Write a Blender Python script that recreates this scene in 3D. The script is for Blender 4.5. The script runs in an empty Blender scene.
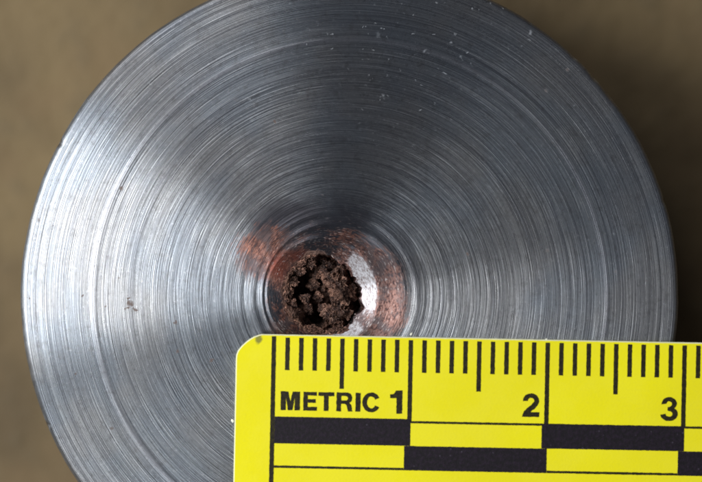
import bpy, bmesh, math, random
import numpy as np
from mathutils import Vector, noise

random.seed(4)
rng = np.random.default_rng(11)
scene = bpy.context.scene
COL = scene.collection
MM = 0.001
S = 1.0 / 13.66 * MM          # one photo pixel on the face, in metres
H = 14 * MM                   # height of the round bar
def X(px): return (px - 351.0) * S
def Y(py): return -(py - 241.0) * S

# ------------------------------------------------------------ camera, world, lamps, exposure
cam = bpy.data.objects.new('camera', bpy.data.cameras.new('camera'))
COL.objects.link(cam); scene.camera = cam
DIST = 0.22
cam.location = (0, 0, H + DIST)
cam.data.sensor_width = 36
cam.data.lens = 36 * DIST / (702 * S)
cam.data.clip_start = 0.01; cam.data.clip_end = 20
cam.data.dof.use_dof = True
cam.data.dof.focus_distance = DIST - 0.0004
cam.data.dof.aperture_fstop = 12

world = bpy.data.worlds.new('World'); scene.world = world; world.use_nodes = True
bg = world.node_tree.nodes['Background']
bg.inputs[0].default_value = (0.72, 0.79, 1.0, 1); bg.inputs[1].default_value = 0.070

def area(name, az, el, dist, sx, sy, power, col):
    l = bpy.data.lights.new(name, 'AREA'); l.shape = 'RECTANGLE'; l.size = sx; l.size_y = sy
    l.energy = power; l.color = col
    o = bpy.data.objects.new(name, l); COL.objects.link(o)
    a, e = math.radians(az), math.radians(el)
    d = Vector((math.cos(a) * math.cos(e), math.sin(a) * math.cos(e), math.sin(e)))
    o.location = Vector((0, 0, H)) + d * dist
    o.rotation_euler = d.to_track_quat('Z', 'Y').to_euler()
    return o
area('window_light', 171, 46, 0.27, 0.14, 0.12, 0.80, (0.96, 0.985, 1.0))
area('second_soft_light', 219, 50, 0.34, 0.16, 0.12, 0.25, (0.96, 0.985, 1.0))  # soft lamp added to brighten the lower-left sector of the face
area('soft_fill_light', 126, 42, 0.5, 0.26, 0.26, 0.70, (0.97, 0.98, 1.0))

scene.view_settings.view_transform = 'Standard'; scene.view_settings.look = 'None'
scene.view_settings.exposure = 0; scene.view_settings.gamma = 1
scene.render.engine = 'CYCLES'

# ------------------------------------------------------------ helpers
def tag(o, label=None, cat=None, kind=None, group=None):
    if label: o['label'] = label
    if cat: o['category'] = cat
    if kind: o['kind'] = kind
    if group: o['group'] = group
    return o
def link(name, me, mat, parent=None, smooth=False):
    o = bpy.data.objects.new(name, me); COL.objects.link(o)
    if mat: me.materials.append(mat)
    if smooth: me.polygons.foreach_set('use_smooth', np.ones(len(me.polygons), bool))
    o.parent = parent
    return o
class NT:
    def __init__(s, name):
        s.m = bpy.data.materials.new(name); s.m.use_nodes = True
        s.t = s.m.node_tree; s.n = s.t.nodes; s.b = s.n['Principled BSDF']
    def set(s, node, key, v):
        i = node.inputs[key]
        if hasattr(v, 'is_output'): s.t.links.new(v, i)
        else: i.default_value = v
    def math(s, op, a, b=0.0, c=0.0, clamp=False):
        q = s.n.new('ShaderNodeMath'); q.operation = op; q.use_clamp = clamp
        s.set(q, 0, a); s.set(q, 1, b)
        if op in ('MULTIPLY_ADD', 'SMOOTH_MIN'): s.set(q, 2, c)
        return q.outputs[0]
    def vmath(s, op, a, b=(0, 0, 0)):
        q = s.n.new('ShaderNodeVectorMath'); q.operation = op
        s.set(q, 0, a); s.set(q, 1, b)
        return q.outputs['Value'] if op in ('LENGTH', 'DISTANCE', 'DOT_PRODUCT') else q.outputs[0]
    def ramp(s, v, a, b, lo=0.0, hi=1.0, smooth=True):
        q = s.n.new('ShaderNodeMapRange'); q.interpolation_type = 'SMOOTHSTEP' if smooth else 'LINEAR'
        s.set(q, 0, v); s.set(q, 1, a); s.set(q, 2, b); s.set(q, 3, lo); s.set(q, 4, hi)
        return q.outputs[0]
    def noise(s, vec, scale, detail=2.0, rough=0.5, dist=0.0):
        q = s.n.new('ShaderNodeTexNoise'); s.set(q, 'Vector', vec); s.set(q, 'Scale', scale)
        s.set(q, 'Detail', detail); s.set(q, 'Roughness', rough); s.set(q, 'Distortion', dist)
        return q.outputs[0]
    def vor(s, vec, scale):
        q = s.n.new('ShaderNodeTexVoronoi'); s.set(q, 'Vector', vec); s.set(q, 'Scale', scale)
        return q
    def mix(s, f, a, b):
        q = s.n.new('ShaderNodeMix'); q.data_type = 'RGBA'
        s.set(q, 0, f); s.set(q, 6, a); s.set(q, 7, b)
        return q.outputs[2]
    def obj(s): return s.n.new('ShaderNodeTexCoord').outputs['Object']
    def attr(s, name):
        q = s.n.new('ShaderNodeAttribute'); q.attribute_name = name; return q.outputs['Vector']
    def bump(s, h, dist, strength=1.0, normal=None):
        q = s.n.new('ShaderNodeBump'); s.set(q, 'Height', h); s.set(q, 'Distance', dist); s.set(q, 'Strength', strength)
        if normal: s.set(q, 'Normal', normal)
        return q.outputs[0]
    def comb(s, x, y, z):
        q = s.n.new('ShaderNodeCombineXYZ'); s.set(q, 0, x); s.set(q, 1, y); s.set(q, 2, z); return q.outputs[0]
    def sep(s, v):
        q = s.n.new('ShaderNodeSeparateXYZ'); s.set(q, 0, v); return q.outputs

# ------------------------------------------------------------ materials
def mat_ground():
    k = NT('tan_board'); p = k.obj()
    a = k.noise(p, 45, 3, 0.6); b = k.noise(p, 400, 3, 0.6); c = k.noise(p, 130, 2, .5)
    col = k.mix(k.ramp(a, .35, .68), (0.095, 0.064, 0.028, 1), (0.170, 0.118, 0.053, 1))
    col = k.mix(k.math('MULTIPLY', k.ramp(c, .5, .7), .45), col, (0.15, 0.095, 0.043, 1))
    col = k.mix(k.math('MULTIPLY', k.ramp(b, .5, .8), .4), col, (0.10, 0.075, 0.04, 1))
    k.set(k.b, 'Base Color', col); k.set(k.b, 'Roughness', .8)
    k.set(k.b, 'Normal', k.bump(b, .0003))
    return k.m

def mat_steel():
    k = NT('turned_steel'); P = k.obj()
    pol = k.attr('polar'); sx = k.sep(pol)           # radius in photo px, cos, sin
    r = sx[0]
    # streak coordinates: fast along the radius, slow along the arc
    def streak(fr, fa, detail=2.0, seed=0.0):
        v = k.comb(k.math('MULTIPLY_ADD', r, fr, seed), k.math('MULTIPLY', sx[1], fa), k.math('MULTIPLY', sx[2], fa))
        return k.noise(v, 1.0, detail, .6)
    s1 = streak(.8, .8, 3, 3); s2 = streak(1.5, 1.6, 1, 50); s3 = streak(.12, 1.2, 2, 90); s4 = streak(1.2, 3, 1, 210)
    big = k.noise(P, 130, 3, .55); grit = k.noise(P, 1500, 3, .7); mid = k.noise(P, 420, 3, .6)
    col = k.mix(k.ramp(big, .38, .62), (0.246, 0.268, 0.296, 1), (0.284, 0.284, 0.288, 1))
    col = k.mix(k.ramp(s3, .35, .7, 0, .22), col, (0.165, 0.175, 0.20, 1))
    dark = k.math('MULTIPLY', k.ramp(s1, .50, .60), .42)
    col = k.mix(dark, col, (0.085, 0.09, 0.11, 1))
    sc = k.math('MULTIPLY', k.ramp(s4, .60, .70), .6)
    col = k.mix(sc, col, (0.58, 0.59, 0.61, 1))
    ripple = k.math('ADD', r, k.math('MULTIPLY', k.math('SUBTRACT', big, .5), 3.0))
    band = k.math('MULTIPLY', k.ramp(ripple, 252.5, 255), k.ramp(ripple, 259.5, 257))
    col = k.mix(k.math('MULTIPLY', band, .30), col, (0.52, 0.52, 0.56, 1))
    # grime towards fine grit
    col = k.mix(k.ramp(grit, .52, .72, 0, .42), col, (0.12, 0.115, 0.115, 1))
    g2 = k.noise(P, 4200, 3, .8)
    col = k.mix(k.ramp(g2, .58, .70, 0, .45), col, (0.52, 0.53, 0.55, 1))
    col = k.mix(k.ramp(g2, .42, .30, 0, .55), col, (0.10, 0.10, 0.11, 1))
    # ---- residue staining around the hole
    def blob(x, y, rad, soft=.6, stretch=(1, 1)):
        d = k.vmath('SUBTRACT', P, (X(x), Y(y), 0))
        d = k.vmath('MULTIPLY', d, (1 / (rad * S * stretch[0]), 1 / (rad * S * stretch[1]), 0))
        L = k.vmath('LENGTH', d)
        return k.ramp(L, 1.0, 1.0 - soft, 0, 1)
    def mx(a, b): return k.math('MAXIMUM', a, b)
    # dark soot near the centre
    soot = mx(blob(330, 283, 125, .85), k.math('MULTIPLY', blob(295, 252, 78, .8), 1.25))
    sn = k.ramp(k.math('ADD', k.math('MULTIPLY', soot, .9), k.math('MULTIPLY', mid, .8)), .50, 1.15)
    col = k.mix(k.math('MULTIPLY', sn, .88), col, (0.10, 0.095, 0.11, 1))
    # coppery smear
    cop = mx(mx(blob(268, 254, 50, .95, (1, .9)), blob(290, 268, 40, .7)),
             mx(mx(blob(393, 306, 30, .8, (.8, 1.3)), blob(372, 328, 26, .7)), mx(k.math('MULTIPLY', blob(345, 238, 30, .9, (1.3, .6)), .7), blob(318, 322, 34, .7))))
    fn = k.noise(P, 2400, 5, .8)
    s5 = streak(.40, 5, 4, 300); s6 = streak(1.0, 15, 3, 400)
    fn0 = fn; fn = k.math('MULTIPLY_ADD', fn, .45, k.math('MULTIPLY', s6, .55))
    ringm = k.math('MULTIPLY', k.ramp(r, 84, 50), k.ramp(k.noise(P, 260, 3), .40, .56, .35, .88))
    cop = mx(cop, ringm)
    cn = k.math('ADD', k.math('MULTIPLY', s5, 1.1), k.math('ADD', k.math('MULTIPLY', mid, .8), k.math('MULTIPLY', fn, 1.3)))
    cm = k.ramp(k.math('ADD', k.math('MULTIPLY', cop, .85), cn), 1.76, 2.16)
    cm = k.math('MULTIPLY', cm, k.ramp(cop, .0, .22))
    ccol = k.mix(k.ramp(fn, .40, .62), (0.075, 0.035, 0.032, 1), (0.43, 0.19, 0.130, 1))
    ccol = k.mix(k.math('MULTIPLY', k.ramp(sx[1], .2, .9), k.ramp(fn, .42, .56)), ccol, (0.36, 0.20, 0.165, 1))
    ccol = k.mix(k.ramp(s5, .56, .66, 0, .6), ccol, (0.06, 0.05, 0.055, 1))
    ccol = k.mix(k.ramp(k.noise(P, 600, 4, .7), .46, .60, 0, .78), ccol, (0.10, 0.085, 0.09, 1))
    col = k.mix(k.math('MULTIPLY', cm, .88), col, ccol)
    red = mx(blob(279, 266, 17, .7, (.8, 1.1)), k.math('MULTIPLY', blob(300, 256, 16, .8, (1.4, .6)), .8))
    col = k.mix(k.math('MULTIPLY', red, k.ramp(fn, .35, .55, .35, .85)), col, (0.22, 0.055, 0.035, 1))
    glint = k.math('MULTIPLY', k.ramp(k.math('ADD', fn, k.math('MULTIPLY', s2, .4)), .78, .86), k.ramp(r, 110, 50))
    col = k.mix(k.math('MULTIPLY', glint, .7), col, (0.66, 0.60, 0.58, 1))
    # burnt crust creeping over the edge of the hole
    cr = k.math('ADD', r, k.math('MULTIPLY', k.math('SUBTRACT', mid, .5), 22))
    cr = k.math('ADD', cr, k.ramp(sx[1], -.2, .6, 0, 18))
    crust = k.ramp(cr, 44, 41.5)
    # crescent highlight on the countersink wall, painted into the base colour
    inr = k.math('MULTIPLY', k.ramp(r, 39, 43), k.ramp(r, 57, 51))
    hl_crescent = mx(k.math('MULTIPLY', inr, k.ramp(k.math('ADD', sx[1], k.math('MULTIPLY', sx[2], .30)), .62, 1.10)), k.math('MULTIPLY', inr, blob(343, 330, 22, .6, (1.2, .8))))
    bm = k.ramp(k.math('ADD', hl_crescent, k.math('MULTIPLY', k.math('ADD', grit, k.math('ADD', fn, s2)), .55)), 1.02, 1.45)
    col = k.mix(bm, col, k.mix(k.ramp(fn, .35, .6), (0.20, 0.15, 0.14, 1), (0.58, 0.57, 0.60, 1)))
    col = k.mix(k.math('MULTIPLY', crust, .92), col, k.mix(k.ramp(fn, .4, .62), (0.06, 0.03, 0.024, 1), (0.36, 0.22, 0.17, 1)))
    dn_ = k.n.new('ShaderNodeTexNoise'); k.set(dn_, 'Vector', P); k.set(dn_, 'Scale', 2600.0); k.set(dn_, 'Detail', 2.0)
    Pd = k.vmath('ADD', P, k.vmath('MULTIPLY', k.vmath('SUBTRACT', dn_.outputs[1], (.5, .5, .5)), (.0007, .0007, 0)))
    P_keep = P; P = Pd
    # individual rust spots and a fine scatter of pits
    spots = None
    for (x, y, q) in [(131, 304, 4.2), (127, 308, 2.6), (136, 309, 2.4), (129, 298, 2), (119, 278, 2.4), (106, 306, 2), (83, 296, 1.7), (211, 359, 2.6), (123, 188, 1.8), (275, 122, 2),
                      (77, 374, 1.6), (178, 352, 1.6), (29, 298, 1.6), (322, 195, 1.8), (468, 253, 2.0), (113, 427, 1.8), (176, 322, 1.8)]:
        b = blob(x, y, q, .6); spots = b if spots is None else mx(spots, b)
    P = P_keep
    spots = k.math('MULTIPLY', spots, k.ramp(k.noise(P, 5000, 2), .35, .5, .5, 1))
    v = k.vor(k.vmath('ADD', P, (3, 1, 0)), 620)
    pit = k.math('MULTIPLY', k.ramp(k.math('ADD', v.outputs['Distance'], k.math('MULTIPLY', fn, .3)), .28, .18), k.ramp(k.sep(v.outputs['Color'])[0], .72, .80))
    pit = k.math('MULTIPLY', pit, k.ramp(k.noise(P, 60, 1), .42, .6))
    spots = mx(spots, k.math('MULTIPLY', pit, .8))
    col = k.mix(k.math('MULTIPLY', spots, .85), col, (0.10, 0.06, 0.045, 1))
    # pale dust specks, mostly on the upper part
    v2 = k.vor(Pd, 2700)
    ds = k.math('MULTIPLY', k.ramp(k.math('ADD', v2.outputs['Distance'], k.math('MULTIPLY', fn, .5)), .50, .30), k.ramp(k.sep(v2.outputs['Color'])[1], .68, .80))
    yy = k.sep(P)[1]
    ds = k.math('MULTIPLY', ds, k.ramp(k.math('ADD', k.ramp(yy, Y(200), Y(10), 0, .5, False), k.noise(P, 110, 2)), .58, .9))
    P_keep = P; P = Pd
    for (x, y, q) in [(378, 36, 3.0), (450, 43, 3.2), (460, 58, 2.5), (383, 96, 3), (507, 30, 2.6), (530, 33, 3.2), (360, 124, 2), (612, 234, 2), (646, 283, 2), (238, 230, 2.2), (425, 52, 2.4), (444, 74, 2)]:
        ds = mx(ds, k.math('MULTIPLY', blob(x, y, q, .8), .8))
    ds = k.math('MULTIPLY', ds, k.ramp(k.noise(P, 900, 2), .35, .65, .15, .75))
    col = k.mix(k.math('MULTIPLY', ds, .8), col, (0.45, 0.47, 0.50, 1))
    P = P_keep
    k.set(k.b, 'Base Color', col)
    met = k.math('SUBTRACT', .92, k.math('MULTIPLY', mx(ds, spots), .8))
    met = k.math('MULTIPLY', met, k.ramp(mx(k.math('MULTIPLY', cm, .35), crust), 0, 1, 1, .5))
    k.set(k.b, 'Metallic', met)
    rough = k.ramp(s2, .3, .7, .25, .32)
    rough = k.math('ADD', rough, k.math('MULTIPLY', mx(mx(cm, spots), crust), .15))
    k.set(k.b, 'Roughness', rough)
    k.set(k.b, 'Roughness', rough)
    k.set(k.b, 'Anisotropic', k.math('SUBTRACT', .94, k.math('MULTIPLY', crust, .9)))
    k.set(k.b, 'Tangent', k.attr('tang'))
    # fine tool marks
    hgt = k.math('ADD', k.math('MULTIPLY', s2, .5), k.math('ADD', k.math('MULTIPLY', s1, .5), k.math('MULTIPLY', s4, .6)))
    hgt = k.math('ADD', hgt, k.math('MULTIPLY', g2, .05))
    k.set(k.b, 'Normal', k.bump(hgt, .00003, .8))
    return k.m

def mat_residue(name='crumbly_residue', pale=1.0, met=.15):
    k = NT(name); P = k.obj()
    a = k.noise(P, 900, 5, .7); b = k.noise(P, 3000, 4, .75)
    col = k.mix(k.ramp(a, .38, .62), (0.035*pale, 0.017*pale, 0.013*pale, 1), (0.22*pale, 0.115*pale, 0.080*pale, 1))
    col = k.mix(k.ramp(b, .56, .72, 0, .8), col, (0.50, 0.33, 0.25, 1))
    col = k.mix(k.ramp(b, .46, .32, 0, .8), col, (0.02, 0.012, 0.012, 1))
    k.set(k.b, 'Base Color', col)
    k.set(k.b, 'Roughness', k.ramp(b, .3, .7, .65, .35)); k.set(k.b, 'Metallic', met)
    k.set(k.b, 'Normal', k.bump(k.math('ADD', a, k.math('ADD', b, k.noise(P, 8000, 2))), .00028, .9))
    return k.m

def mat_yellow():
    k = NT('yellow_print'); P = k.obj()
    n = k.noise(P, 90, 2); g = k.noise(P, 5200, 2, .6); m_ = k.noise(P, 700, 3)
    col = k.mix(k.ramp(n, .35, .65), (0.82, 0.740, 0.010, 1), (0.785, 0.70, 0.014, 1))
    col = k.mix(k.ramp(g, .45, .75, 0, .12), col, (0.62, 0.57, 0.05, 1))
    # smudge on the cut corner
    d = k.vmath('MULTIPLY', k.vmath('SUBTRACT', P, (-15.5 * S, -4.2 * S, 0)), (1 / (4.6 * S), 1 / (6.0 * S), 0))
    L = k.math('ADD', k.vmath('LENGTH', d), k.math('MULTIPLY', k.noise(P, 2200, 3), 1.3))
    col = k.mix(k.ramp(L, 1.75, 1.1, 0, .9), col, (0.20, 0.19, 0.045, 1))
    k.set(k.b, 'Base Color', col)
    sc = k.noise(k.vmath('MULTIPLY', P, (500, 9000, 1)), 1.0, 2); w_ = k.noise(P, 260, 4, .65)
    k.set(k.b, 'Roughness', k.ramp(w_, .35, .65, .30, .55)); k.set(k.b, 'Specular IOR Level', .28)
    col = k.mix(k.math('MULTIPLY', k.ramp(sc, .68, .76), k.ramp(w_, .5, .7, 0, .25)), col, (0.5, 0.45, 0.10, 1)); k.set(k.b, 'Base Color', col)
    k.set(k.b, 'Normal', k.bump(g, .00002, .35))
    return k.m
def mat_ink():
    k = NT('black_ink'); P = k.obj()
    g = k.noise(P, 3800, 3, .7); v = k.vor(P, 2600)
    col = k.mix(k.ramp(g, .4, .7), (0.006, 0.004, 0.006, 1), (0.015, 0.008, 0.017, 1))
    f = k.math('MULTIPLY', k.ramp(v.outputs['Distance'], .22, .08), k.ramp(k.sep(v.outputs['Color'])[0], .82, .9))
    col = k.mix(k.math('MULTIPLY', f, .35), col, (0.11, 0.09, 0.13, 1))
    k.set(k.b, 'Base Color', col); k.set(k.b, 'Roughness', .5); k.set(k.b, 'Specular IOR Level', .3)
    k.set(k.b, 'Normal', k.bump(g, .00003, .5))
    return k.m
def mat_line():
    k = NT('thin_black_ink'); P = k.obj(); g = k.noise(P, 3800, 3, .7)
    k.set(k.b, 'Base Color', k.mix(k.ramp(g, .35, .7), (0.008, 0.006, 0.002, 1), (0.030, 0.023, 0.004, 1)))
    k.set(k.b, 'Roughness', .5); k.set(k.b, 'Specular IOR Level', .3)
    return k.m
def mat_plain(name, c, r):
    k = NT(name); n = k.noise(k.obj(), 2500, 2)
    k.set(k.b, 'Base Color', k.mix(n, tuple(v * .85 for v in c) + (1,), tuple(c) + (1,)))
    k.set(k.b, 'Roughness', r)
    return k.m
M_ground = mat_ground(); M_steel = mat_steel(); M_res = mat_residue(); M_crumb = mat_residue('pale_crumb', 1.35); M_lip = mat_residue('copper_lip', 1.9, .55)
M_yel = mat_yellow(); M_ink = mat_ink(); M_line = mat_line()
M_core = mat_plain('pale_plastic', (.80, .79, .50), .5)
M_lint = mat_plain('pale_lint', (.8, .8, .68), .8)

# ------------------------------------------------------------ the surface below
me = bpy.data.meshes.new('ground')
N = 60; g = []
q = 1.5
for j in range(N + 1):
    for i in range(N + 1):
        u, v = 2 * i / N - 1, 2 * j / N - 1
        x, y = q * u ** 3, q * v ** 3
        g.append((x, y, .0004 * noise.noise(Vector((x * 60, y * 60, 0)))))
me.from_pydata(g, [], [(j * (N + 1) + i, j * (N + 1) + i + 1, (j + 1) * (N + 1) + i + 1, (j + 1) * (N + 1) + i) for j in range(N) for i in range(N)])
ground = link('ground', me, M_ground, None, True); ground.location.z = -.0005
tag(ground, 'blurred tan board surface under the round steel bar', kind='structure')

# ------------------------------------------------------------ the round bar
NT_ = 1440
th = np.linspace(0, 2 * np.pi, NT_, endpoint=False)
ct, st = np.cos(th), np.sin(th)
RO = 330.0
def centre(r):
    kx = np.interp(r, [0, 56, 72, 140, 250, RO], [323, 323, 334, 341, 350, 349.5])
    ky = np.interp(r, [0, 56, 72, 140, 250, RO], [294, 294, 294.5, 295.5, 296, 297])
    return kx, ky
def smooth(n, w):
    a = rng.standard_normal(n + 6 * w)
    kk = np.exp(-.5 * (np.arange(-3 * w, 3 * w + 1) / w) ** 2); kk /= np.sqrt((kk ** 2).sum())
    return np.convolve(a, kk, 'same')[3 * w:3 * w + n]
dr = .7
rings = np.arange(56, 322.01, dr)
nr = len(rings)
# hole edge
def per(seed, ks, amps):
    g_ = np.random.default_rng(seed); o = np.zeros(NT_)
    for k_, a_ in zip(ks, amps): o += a_ * np.cos(k_ * th + g_.uniform(0, 6.28))
    return o
edge = 38.0 + per(2, [2, 3, 5, 7, 11, 17, 26, 41], [1.2, 1.0, .8, .7, .5, .5, .4, .3])
edge += 4.5 * np.exp(-.5 * ((th - math.radians(338)) / .09) ** 2)
def face_h(r):                 # metres, broad profile, r in px
    h = 1.18 * MM * (1 - (r / RO) ** 2.9)
    h += .024 * MM * math.exp(-.5 * ((r - 256.5) / 2.3) ** 2) - .004 * MM * math.exp(-.5 * ((r - 251) / 2.0) ** 2)
    h += .03 * MM * math.exp(-.5 * ((r - 70) / 1.8) ** 2) - .025 * MM * math.exp(-.5 * ((r - 77) / 2.2) ** 2)
    h += .015 * MM * math.exp(-.5 * ((r - 82) / 1.6) ** 2) - .018 * MM * math.exp(-.5 * ((r - 91) / 2.) ** 2)
    h -= .10 * MM * math.exp(-.5 * ((r - 62) / 4.0) ** 2)
    h -= .012 * MM * math.exp(-.5 * ((r - 312) / 1.5) ** 2)
    return h
fine = np.zeros((nr, NT_))
for w, amp in ((1, .0012), (2, .0018), (5, .0014), (12, .0018)):
    a0 = smooth(nr, w)
    fine += (a0 * amp * MM)[:, None] * np.ones(NT_)
    for kk in (1, 2, 3, 5, 8):
        a1, a2 = smooth(nr, w), smooth(nr, w)
        fine += amp * MM * .38 * (a1[:, None] * np.cos(kk * th) + a2[:, None] * np.sin(kk * th))
pitch = 3.05
wob_ = smooth(nr, 9) * .5
ampm = np.clip(.55 + .35 * smooth(nr, 7), .1, 1.3)
fine += (.0026 * MM * ampm)[:, None] * np.sin(2 * np.pi * (rings + wob_)[:, None] / pitch + th[None])
boost = np.interp(rings, [56, 60, 120, 200, 330], [1.0, 2.2, 1.9, 1.2, 1.0])
fine *= .5 * boost[:, None]
V, POL, TAN = [], [], []
def ring(rr, hh, pr, cx, cy):
    """rr radius px (array), hh height metres (array), pr polar radius"""
    V.append(np.stack([(cx + rr * ct - 351) * S, (-(cy - 241) + rr * st) * S, hh], 1))
    POL.append(np.stack([np.full(NT_, pr), ct, st], 1)); TAN.append(np.stack([ct, st, 0 * st], 1))
one = np.ones(NT_)
h56 = face_h(56); HO = h56 - .1 * MM
# hole wall from the bottom up
for f_, z_ in ((.80, -4.6), (.86, -3.6), (.91, -2.6), (.94, -1.9), (.965, -1.3), (.985, -.9), (.995, -.72)):
    wob = per(int(-z_ * 10), [4, 9, 15, 23, 37], [.6, .5, .5, .4, .4])
    ring(edge * f_ + wob, one * (h56 + z_ * MM), edge.mean() * f_, 323, 294)
nC = 22
for i in range(nC):
    t = i / nC
    rr = edge * (1 - t) + 56 * t
    drop = -.62 * MM * ((56 - rr) / 18) ** 1.15
    chat = .002 * MM * per(100 + i, [6, 13, 24, 38, 60], [.5, .5, .6, .6, .6]) * (1 if i else .3)
    ring(rr, h56 + drop + chat, 40 + 16 * t, 323, 294)
for i, r in enumerate(rings):
    cx, cy = centre(r)
    ring(r * one, face_h(r) + fine[i] * min(1, i / 6) * min(1, (nr - 1 - i) / 6), r, cx, cy)
hE = face_h(322)
rimw = per(77, [3, 9, 22, 47, 90, 140], [.3, .2, .15, .08, .04, .04])
for a_, w_, d_ in ((42, .012, 1.4), (47, .008, .9), (38, .02, .8), (152, .006, .9), (203, .005, .8), (17, .006, .8)):
    rimw -= d_ * np.exp(-.5 * ((th - math.radians(a_)) / w_) ** 2)
for a in range(1, 13):         # rounded rim
    t = a / 12 * math.pi / 2
    ring((322 + 7.5 * math.sin(t)) * one + rimw * math.sin(t), (hE - .62 * MM * (1 - math.cos(t))) * one, 322 + a, *centre(325))
nick = np.exp(-.5 * ((th - math.radians(40)) / .03) ** 2)
for z in np.linspace(-1.0, -(H / MM - .3), 40):
    ring(one * (329.5 + .25 * rng.standard_normal()), one * z * MM, 340, *centre(330))
ring(one * 322, one * (-H), 345, *centre(330))
V = np.concatenate(V); POL = np.concatenate(POL); TAN = np.concatenate(TAN)
NR = len(V) // NT_
i0 = (np.arange(NR - 1)[:, None] * NT_ + np.arange(NT_)[None]).ravel()
i1 = (np.arange(NR - 1)[:, None] * NT_ + (np.arange(NT_)[None] + 1) % NT_).ravel()
F = np.stack([i0, i0 + NT_, i1 + NT_, i1], 1)
# inner disc centre is the bottom of the hole: the inner ring keeps its hole, the residue plugs it
me = bpy.data.meshes.new('bar_body')
me.vertices.add(len(V)); me.vertices.foreach_set('co', V.astype(np.float32).ravel())
me.loops.add(F.size); me.loops.foreach_set('vertex_index', F.astype(np.int32).ravel())
me.polygons.add(len(F)); me.polygons.foreach_set('loop_start', np.arange(0, F.size, 4, dtype=np.int32))
me.update(calc_edges=True); me.validate()
for nm, A in (('polar', POL), ('tang', TAN)):
    at = me.attributes.new(nm, 'FLOAT_VECTOR', 'POINT'); at.data.foreach_set('vector', A.astype(np.float32).ravel())

bar = bpy.data.objects.new('steel_bar', None); COL.objects.link(bar); bar.location = (0, 0, 0)
tag(bar, 'round steel bar standing on end, ring-turned face with a charred hole off its middle', 'steel bar')
body = link('turned_face', me, M_steel, bar, True); body.location = (0, 0, H)

# ------------------------------------------------------------ residue in the hole
def gz(x, y, cx, cy, w, a): return a * math.exp(-.5 * ((x - cx) ** 2 + (y - cy) ** 2) / w ** 2)
def res_height(x, y):
    """x, y in photo px; returns mm below the face"""
    d = math.hypot(x - 323, y - 294)
    z = -2.4
    z += gz(x, y, 340, 291, 8.5, 2.2) + gz(x, y, 345, 302, 6, .9) + gz(x, y, 324, 272, 7, 1.4) + gz(x, y, 333, 316, 7, 1.5)
    z += gz(x, y, 304, 300, 5, 1.2) + gz(x, y, 345, 314, 5, 1.4) + gz(x, y, 341, 271, 7, 1.5) + gz(x, y, 296, 316, 7, 1.3)
    z -= gz(x, y, 309, 283, 7, 1.0) + gz(x, y, 316, 318, 6, 1.4) + gz(x, y, 324, 300, 5, 1.0) + gz(x, y, 331, 305, 4.5, .8)
    ang = math.atan2(-(y - 294), x - 323)
    left = max(0, math.cos(ang - math.radians(182))) ** .6
    low = max(0, math.cos(ang - math.radians(250))) ** 2
    top = max(0, math.cos(ang - math.radians(105))) ** 2
    rim = 1 / (1 + math.exp(-(d - 30.5) / 1.6))
    z += rim * (2.2 * left + .9 * low * (1 - left) + .8 * top * (1 - left) - .5 * max(0, math.cos(ang)))
    p = Vector((x * .13, y * .13, 0))
    n1 = noise.fractal(p, .9, 2.1, 4)
    n2 = noise.voronoi(Vector((x * .15, y * .15, 3)))[0][0]
    n3 = noise.fractal(Vector((x * .55, y * .55, 7)), .8, 2.1, 3)
    return z + .75 * n1 + .95 * (.5 - n2) + .12 * n3
vs, fs = [], []
nr_, nt_ = 110, 300
vs.append((X(323), Y(294), (res_height(323, 294)) * MM))
for i in range(1, nr_ + 1):
    for j in range(nt_):
        a = 2 * math.pi * j / nt_
        e = edge[int(j / nt_ * NT_)]
        r = (e + 1.2) * i / nr_
        x, y = 323 + r * math.cos(a), 294 - r * math.sin(a)
        z = res_height(x, y)
        k3 = max(0, (i / nr_ - .95) / .05)
        z = z * (1 - k3) + k3 * (-1.0 + .15 * z) if z > -1.0 else z
        ox = 1.1 * noise.noise(Vector((x * .4, y * .4, 11))); oy = 1.1 * noise.noise(Vector((x * .4, y * .4, 31)))
        if i > nr_ - 6: ox = oy = 0
        vs.append((X(x + ox), Y(y + oy), z * MM))
for j in range(nt_): fs.append((0, 1 + j, 1 + (j + 1) % nt_))
for i in range(nr_ - 1):
    for j in range(nt_):
        a, b = 1 + i * nt_ + j, 1 + i * nt_ + (j + 1) % nt_
        fs.append((a, a + nt_, b + nt_, b))
me = bpy.data.meshes.new('charred_residue'); me.from_pydata(vs, [], fs)
res = link('charred_residue', me, M_res, bar, False); res.location = (0, 0, H + HO)
tag(res, 'dark brown crumbly crust filling the hole')

def lump_mesh(seed, rad, sub=2):
    bm = bmesh.new(); bmesh.ops.create_icosphere(bm, subdivisions=sub, radius=1)
    for v in bm.verts:
        p = v.co * 1.3 + Vector((seed * 3.1, 0, 0))
        v.co *= 1 + .75 * noise.noise(p) + .45 * noise.noise(p * 2.7) + .28 * noise.noise(p * 6) + .16 * noise.noise(p * 13)
        v.co *= rad; v.co.z *= .6
    m = bpy.data.meshes.new('crumb'); bm.to_mesh(m); bm.free(); return m
big_l = [(313, 284, 5, -1.8), (318, 297, 4.5, -1.7), (308, 309, 5, -1.5), (322, 308, 4, -1.7), (316, 276, 3.6, -1.4), (338, 288, 11, -1.15), (349, 295, 6.5, -1.2), (326, 273, 6, -1.2), (330, 312, 6.5, -1.4), (331, 275, 4.8, -1.0), (346, 299, 5, -1.0), (334, 300, 4, -1.3), (305, 299, 4.5, -1.1), (334, 317, 5, -1.2), (347, 314, 4.2, -1.0),
         (294, 281, 4.4, -.62), (289, 291, 4.4, -.6), (291, 303, 4.5, -.62), (298, 313, 4.5, -.75), (301, 271, 4, -.65), (312, 264, 4, -.8), (341, 270, 4.2, -1.0), (352, 288, 3.6, -1.3)]
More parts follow.
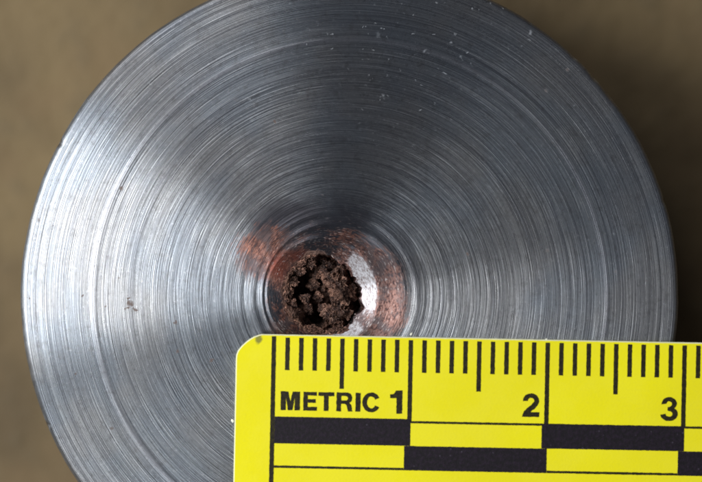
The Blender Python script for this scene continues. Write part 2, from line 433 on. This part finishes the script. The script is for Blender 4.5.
for i, (x, y, r, z) in enumerate(big_l):
    m = lump_mesh(i, r * S, 4)
    o = link('crumb', m, M_crumb, bar, False); o.location = (X(x), Y(y), H + HO + z * MM)
    o.rotation_euler = (random.uniform(-.5, .5), random.uniform(-.5, .5), random.uniform(0, 6))
for i in range(24):
    a = math.radians(105 + i * 8.6 + random.uniform(-3, 3)); rad = random.uniform(1.8, 4.0)
    e = edge[int(a / (2 * math.pi) * NT_) % NT_] + random.uniform(-1.5, 1.5)
    o = link('torn_lip', lump_mesh(400 + i, rad * S, 3), M_lip, bar, False)
    o.location = (X(323 + e * math.cos(a)), Y(294 - e * math.sin(a)), H + HO + random.uniform(-.52, -.36) * MM)
    o.rotation_euler = (0, 0, a); o.scale = (.8, 1.7, .7)
bm = bmesh.new()
for i in range(170):
    a = random.uniform(0, 6.283); r = 39.5 * math.sqrt(random.random())
    if random.random() < .35: a = random.gauss(math.radians(185), .8); r = random.uniform(31, 40)
    x, y = 323 + r * math.cos(a), 294 - r * math.sin(a)
    t = lump_mesh(i + 40, random.uniform(.5, 1.9) ** 1.3 * .8 * S, 1)
    n0 = len(bm.verts); bm.from_mesh(t); bm.verts.ensure_lookup_table()
    zz = min(res_height(x, y), -.35) * MM + .3 * S
    for v in bm.verts[n0:]: v.co += Vector((X(x), Y(y), zz))
    bpy.data.meshes.remove(t)
me = bpy.data.meshes.new('fine_crumbs'); bm.to_mesh(me); bm.free()
fc = link('fine_crumbs', me, M_res, bar, False); fc.location = (0, 0, H + HO); tag(fc, kind='stuff')

# ------------------------------------------------------------ the scale
ruler = bpy.data.objects.new('ruler', None); COL.objects.link(ruler)
TH = .75 * MM
KR = (DIST - 1.25 * MM) / DIST
ruler.location = (X(274.4) * KR, Y(334.0) * KR, H + 1.16 * MM); ruler.scale = (KR, KR, 1)
ruler.rotation_euler = (0, 0, -math.radians(1.12))
tag(ruler, 'yellow plastic metric ruler with black graduations lying on the steel face', 'ruler')
RW, RL, RB = -37.8, 790.0, 318.0     # left edge, length, height in px
out = [(-12, 0), (-14.5, .5), (-20, 2.6), (-24, 5.0), (-28.2, 8.2), (-32.5, 12.4), (-35.8, 16.8), (-37.4, 21), (-37.8, 25)]
outline = [(RL, 0)] + out + [(-38.1, RB - 14), (-34, RB - 4), (-24, RB), (RL, RB)]
def densify(pts, step):
    o = []
    for i, p in enumerate(pts):
        q2 = pts[(i + 1) % len(pts)]; n = max(1, int(math.dist(p, q2) / step))
        for k2 in range(n): o.append((p[0] + (q2[0] - p[0]) * k2 / n, p[1] + (q2[1] - p[1]) * k2 / n))
    return o
dn = densify(outline, 2.5)
def inset(pts, d):
    n = len(pts); o = []
    for i in range(n):
        a, b = pts[i - 1], pts[(i + 1) % n]
        tx, ty = b[0] - a[0], b[1] - a[1]; L = math.hypot(tx, ty) or 1
        o.append((pts[i][0] + d * ty / L * SGN, pts[i][1] - d * tx / L * SGN))
    return o
ar = sum(dn[i][0] * dn[(i + 1) % len(dn)][1] - dn[(i + 1) % len(dn)][0] * dn[i][1] for i in range(len(dn)))
SGN = -1 if ar > 0 else 1
def jit(i, s): return .22 * noise.noise(Vector((i * .35, s, 0)))
layers = [(0.4, 0), (0, .12), (0, .62), (.25, .70), (1.1, .75)]
bm = bmesh.new(); prev = None
for li, (ins, zz) in enumerate(layers):
    pts = inset(dn, ins)
    cur = [bm.verts.new((x * S, (-y + jit(i, 1 if li < 3 else 5)) * S, zz * MM)) for i, (x, y) in enumerate(pts)]
    if prev:
        n = len(cur)
        for i in range(n): bm.faces.new((prev[i], prev[(i + 1) % n], cur[(i + 1) % n], cur[i]))
    else: bm.faces.new(cur[::-1])
    prev = cur
bm.faces.new(prev); bmesh.ops.recalc_face_normals(bm, faces=bm.faces)
me = bpy.data.meshes.new('plastic_body'); bm.to_mesh(me); bm.free()
link('plastic_body', me, M_core, ruler)
bm = bmesh.new()
pts = inset(dn, 1.15); lo = []; hi = []
for i, (x, y) in enumerate(pts):
    jj = jit(i, 9) * 1.5
    lo.append(bm.verts.new((x * S, (-y + jj) * S, .745 * MM))); hi.append(bm.verts.new((x * S, (-y + jj) * S, .765 * MM)))
n = len(lo)
for i in range(n): bm.faces.new((lo[i], lo[(i + 1) % n], hi[(i + 1) % n], hi[i]))
bm.faces.new(hi); bmesh.ops.recalc_face_normals(bm, faces=bm.faces)
me = bpy.data.meshes.new('yellow_face'); bm.to_mesh(me); bm.free()
yf = link('yellow_face', me, M_yel, ruler); tag(yf, 'flat yellow printed face with a dark smudge at its cut corner')

ZI = .769
def sheet(name, polys, mat, z=ZI, rough=.16, seed=0):
    """flat ink shape(s): polygons in local px, thin, with slightly ragged edges"""
    bm = bmesh.new()
    for pi, P_ in enumerate(polys):
        d = densify(P_, 1.3)
        n = len(d); a_, b_ = [], []
        for i, (x, y) in enumerate(d):
            w = Vector((x * .45 + seed * 7.7, y * .45, 3.3 * seed))
            x2 = x + rough * 1.8 * noise.noise(w); y2 = y + rough * 1.8 * noise.noise(w + Vector((0, 0, 50)))
            b_.append(bm.verts.new((x2 * S, -y2 * S, z * MM)))
        f = bm.faces.new(b_); f.normal_update()
        if f.normal.z < 0: f.normal_flip()
    bmesh.ops.triangulate(bm, faces=bm.faces, ngon_method='EAR_CLIP')
    ext = bmesh.ops.extrude_face_region(bm, geom=bm.faces[:])
    for v in [g_ for g_ in ext['geom'] if isinstance(g_, bmesh.types.BMVert)]: v.co.z += .004 * MM
    me = bpy.data.meshes.new(name); bm.to_mesh(me); bm.free()
    return link(name, me, mat, ruler)
def rect(x0, y0, x1, y1): return [(x0, y0), (x1, y0), (x1, y1), (x0, y1)]
CM = 136.5
for i in range(0, 54):
    x = i * CM / 10
    if i % 10 == 0: continue
    L = 53.2 if i % 5 == 0 else 35.5
    sheet('graduation_mark', [rect(x - 2.25, 3.0, x + 2.25, L)], M_line, seed=i)
NCM = 5
sheet('zero_line', [rect(-2.3, 2.0, 2.2, 290)], M_line, seed=71)
for c in range(1, NCM + 1):
    x = c * CM
    sheet('centimetre_line', [rect(x - 2.3, 3.0, x + 2.2, 84.2)], M_line, seed=80 + c)
T, Mi, B = 84.0, 108.6, 131.0
for c in range(NCM):
    x0 = c * CM + (2.2 if c == 0 else 0); x1 = (c + 1) * CM
    if c % 2 == 0:
        sheet('check_bar', [rect(x0, T - (2.2 if c == 0 else .3), x1 + 1.2, Mi)], M_ink, z=ZI + .001, seed=90 + c)
    else:
        sheet('check_bar', [rect(x0 - 4.8, Mi + .05, x1 + 1.0, B + 2.0)], M_ink, z=ZI + .001, seed=90 + c)
        sheet('border_line', [rect(x0 + 1.3, T - .3, x1 - .1, T + 2.0)], M_line, seed=99 + c)
for c in range(0, NCM, 2):
    sheet('border_line', [rect(c * CM + (2.3 if c == 0 else 1.1), B - .4, (c + 1) * CM - 4.9, B + 2.0)], M_line, seed=120 + c)
for c in range(1, NCM):      # upright strokes between the checks
    if c % 2 == 0: sheet('upright_stroke', [rect(c * CM - 4.6, T - .2, c * CM + .6, Mi - .1)], M_ink, z=ZI + .002, seed=140 + c)
    else: sheet('upright_stroke', [rect(c * CM - 4.7, Mi + .1, c * CM - 4.81, B)], M_ink, z=ZI - .002, seed=140 + c) if False else None

# lettering as bold outlines, unit box 0..1 wide, 0..1 high (y down)
def arc(cx, cy, rx, ry, a0, a1, n=14):
    return [(cx + rx * math.cos(math.radians(a0 + (a1 - a0) * i / n)), cy - ry * math.sin(math.radians(a0 + (a1 - a0) * i / n))) for i in range(n + 1)]
def put(name, polys, x, y, w, h, seed, z=ZI):
    return sheet(name, [[(x + p[0] * w, y + p[1] * h) for p in P_] for P_ in polys], M_line, z, .22, seed)
LT = {
 'M': [[(0, 0), (.39, 0), (.5, .52), (.61, 0), (1, 0), (1, 1), (.72, 1), (.73, .34), (.62, 1), (.38, 1), (.27, .34), (.28, 1), (0, 1)]],
 'E': [[(0, 0), (.97, 0), (.97, .20), (.33, .20), (.33, .39), (.90, .39), (.90, .58), (.33, .58), (.33, .79), (1, .79), (1, 1), (0, 1)]],
 'T': [[(0, 0), (1, 0), (1, .21), (.655, .21), (.655, 1), (.345, 1), (.345, .21), (0, .21)]],
 'R': [[(0, 0), (.62, 0)] + arc(.62, .29, .33, .29, 80, -62, 12) + [(.90, .66), (.93, .92), (1, 1), (.68, 1), (.64, .80), (.60, .66), (.50, .61), (.29, .61), (.29, 1), (0, 1)]],
 'I': [[(0, 0), (1, 0), (1, 1), (0, 1)]],
}
R_in = [[(.30, .19), (.56, .19)] + arc(.56, .305, .12, .115, 80, -80, 8) + [(.56, .42), (.30, .42)]]
C_ = arc(.5, .5, .5, .53, 38, 322, 30) + arc(.5, .5, .24, .30, 322, 38, 24)
C_ = arc(.5, .5, .5, .53, 28, 332, 30)[:] + [(.70, .66)] + arc(.5, .5, .24, .31, 318, 42, 24) + [(.70, .36)]
LT['C'] = [C_]
TOP, LH = 56.6, 18.8
def lx(px): return px - 274.4 + 1.3     # px column at the text row -> local
for ch, a, b in (('M', 280.8, 300.2), ('E', 303.4, 317.2), ('T', 318.4, 334.2), ('R', 336.4, 353.2), ('I', 355.4, 360.6), ('C', 362.2, 380.4)):
    put('letter', LT[ch], lx(a), TOP, b - a, LH, ord(ch))
    if ch == 'R':
        r_ = put('letter_counter', R_in, lx(a), TOP, b - a, LH, 7, ZI + .005); r_.data.materials.clear(); r_.data.materials.append(M_yel)
D1 = [[(.52, 0), (1, 0), (1, 1), (.52, 1), (.52, .34), (0, .34), (0, .17)] + arc(.06, -.02, .40, .19, -90, -8, 6)]
# a bold "2"
D2 = [[(.03, .34)] + arc(.5, .31, .47, .31, 176, -25, 18) + [(.88, .52), (.70, .66), (.52, .76), (.50, .79), (1, .79), (1, 1), (0, 1), (.02, .90), (.10, .76), (.30, .61), (.52, .49), (.62, .40)]
      + arc(.5, .315, .18, .125, -15, 182, 10)[0:] ]
D3 = [[(.03, .31)] + arc(.49, .27, .44, .27, 172, -28, 16) + [(.80, .47)] + arc(.49, .70, .51, .30, 42, -172, 20) + [(.28, .70)]
      + arc(.49, .70, .20, .115, 182, 430, 12) + [(.40, .57), (.40, .42), (.50, .41)] + arc(.49, .285, .16, .105, -60, 180, 10)]
put('numeral', D1, lx(389.8), 53.6, 12.4, 23.2, 31)
put('numeral', D2, lx(521.8), 53.8, 17.2, 23.6, 32)
put('numeral', D3, lx(659.8), 54.8, 17.2, 24.0, 33)
for o, s_ in zip([o for o in ruler.children if o.name.startswith('numeral')], '123'): tag(o, 'bold black numeral ' + s_)
for o, s_ in zip([o for o in ruler.children if o.name.split('.')[0] == 'letter'], 'METRIC'): tag(o, 'bold black letter ' + s_)
tag([o for o in ruler.children if o.name == 'letter_counter'][0], 'yellow gap inside the letter R')

# ------------------------------------------------------------ lint and burrs
def lint(px, py, rad, seed, label, z):
    m = lump_mesh(seed, rad * S, 2)
    for v in m.vertices: v.co.x *= 1.5 if seed % 2 else .8
    o = link('lint_speck', m, M_lint, None, True); o.location = (X(px), Y(py), z)
    o.rotation_euler = (0, 0, seed)
    tag(o, label, 'lint speck', group='pale specks of lint by the ruler')
lint(233.2, 420, 1.5, 5, 'pale speck of lint stuck beside the left edge of the ruler', H + .98 * MM)
lint(411, 333.2, 1.5, 6, 'pale speck on the top edge of the ruler above the numeral 1', H + 1.8 * MM)
lint(545, 338.6, 1.2, 8, 'tiny pale speck on the top edge of the ruler, up and right from numeral 2', H + 1.8 * MM)
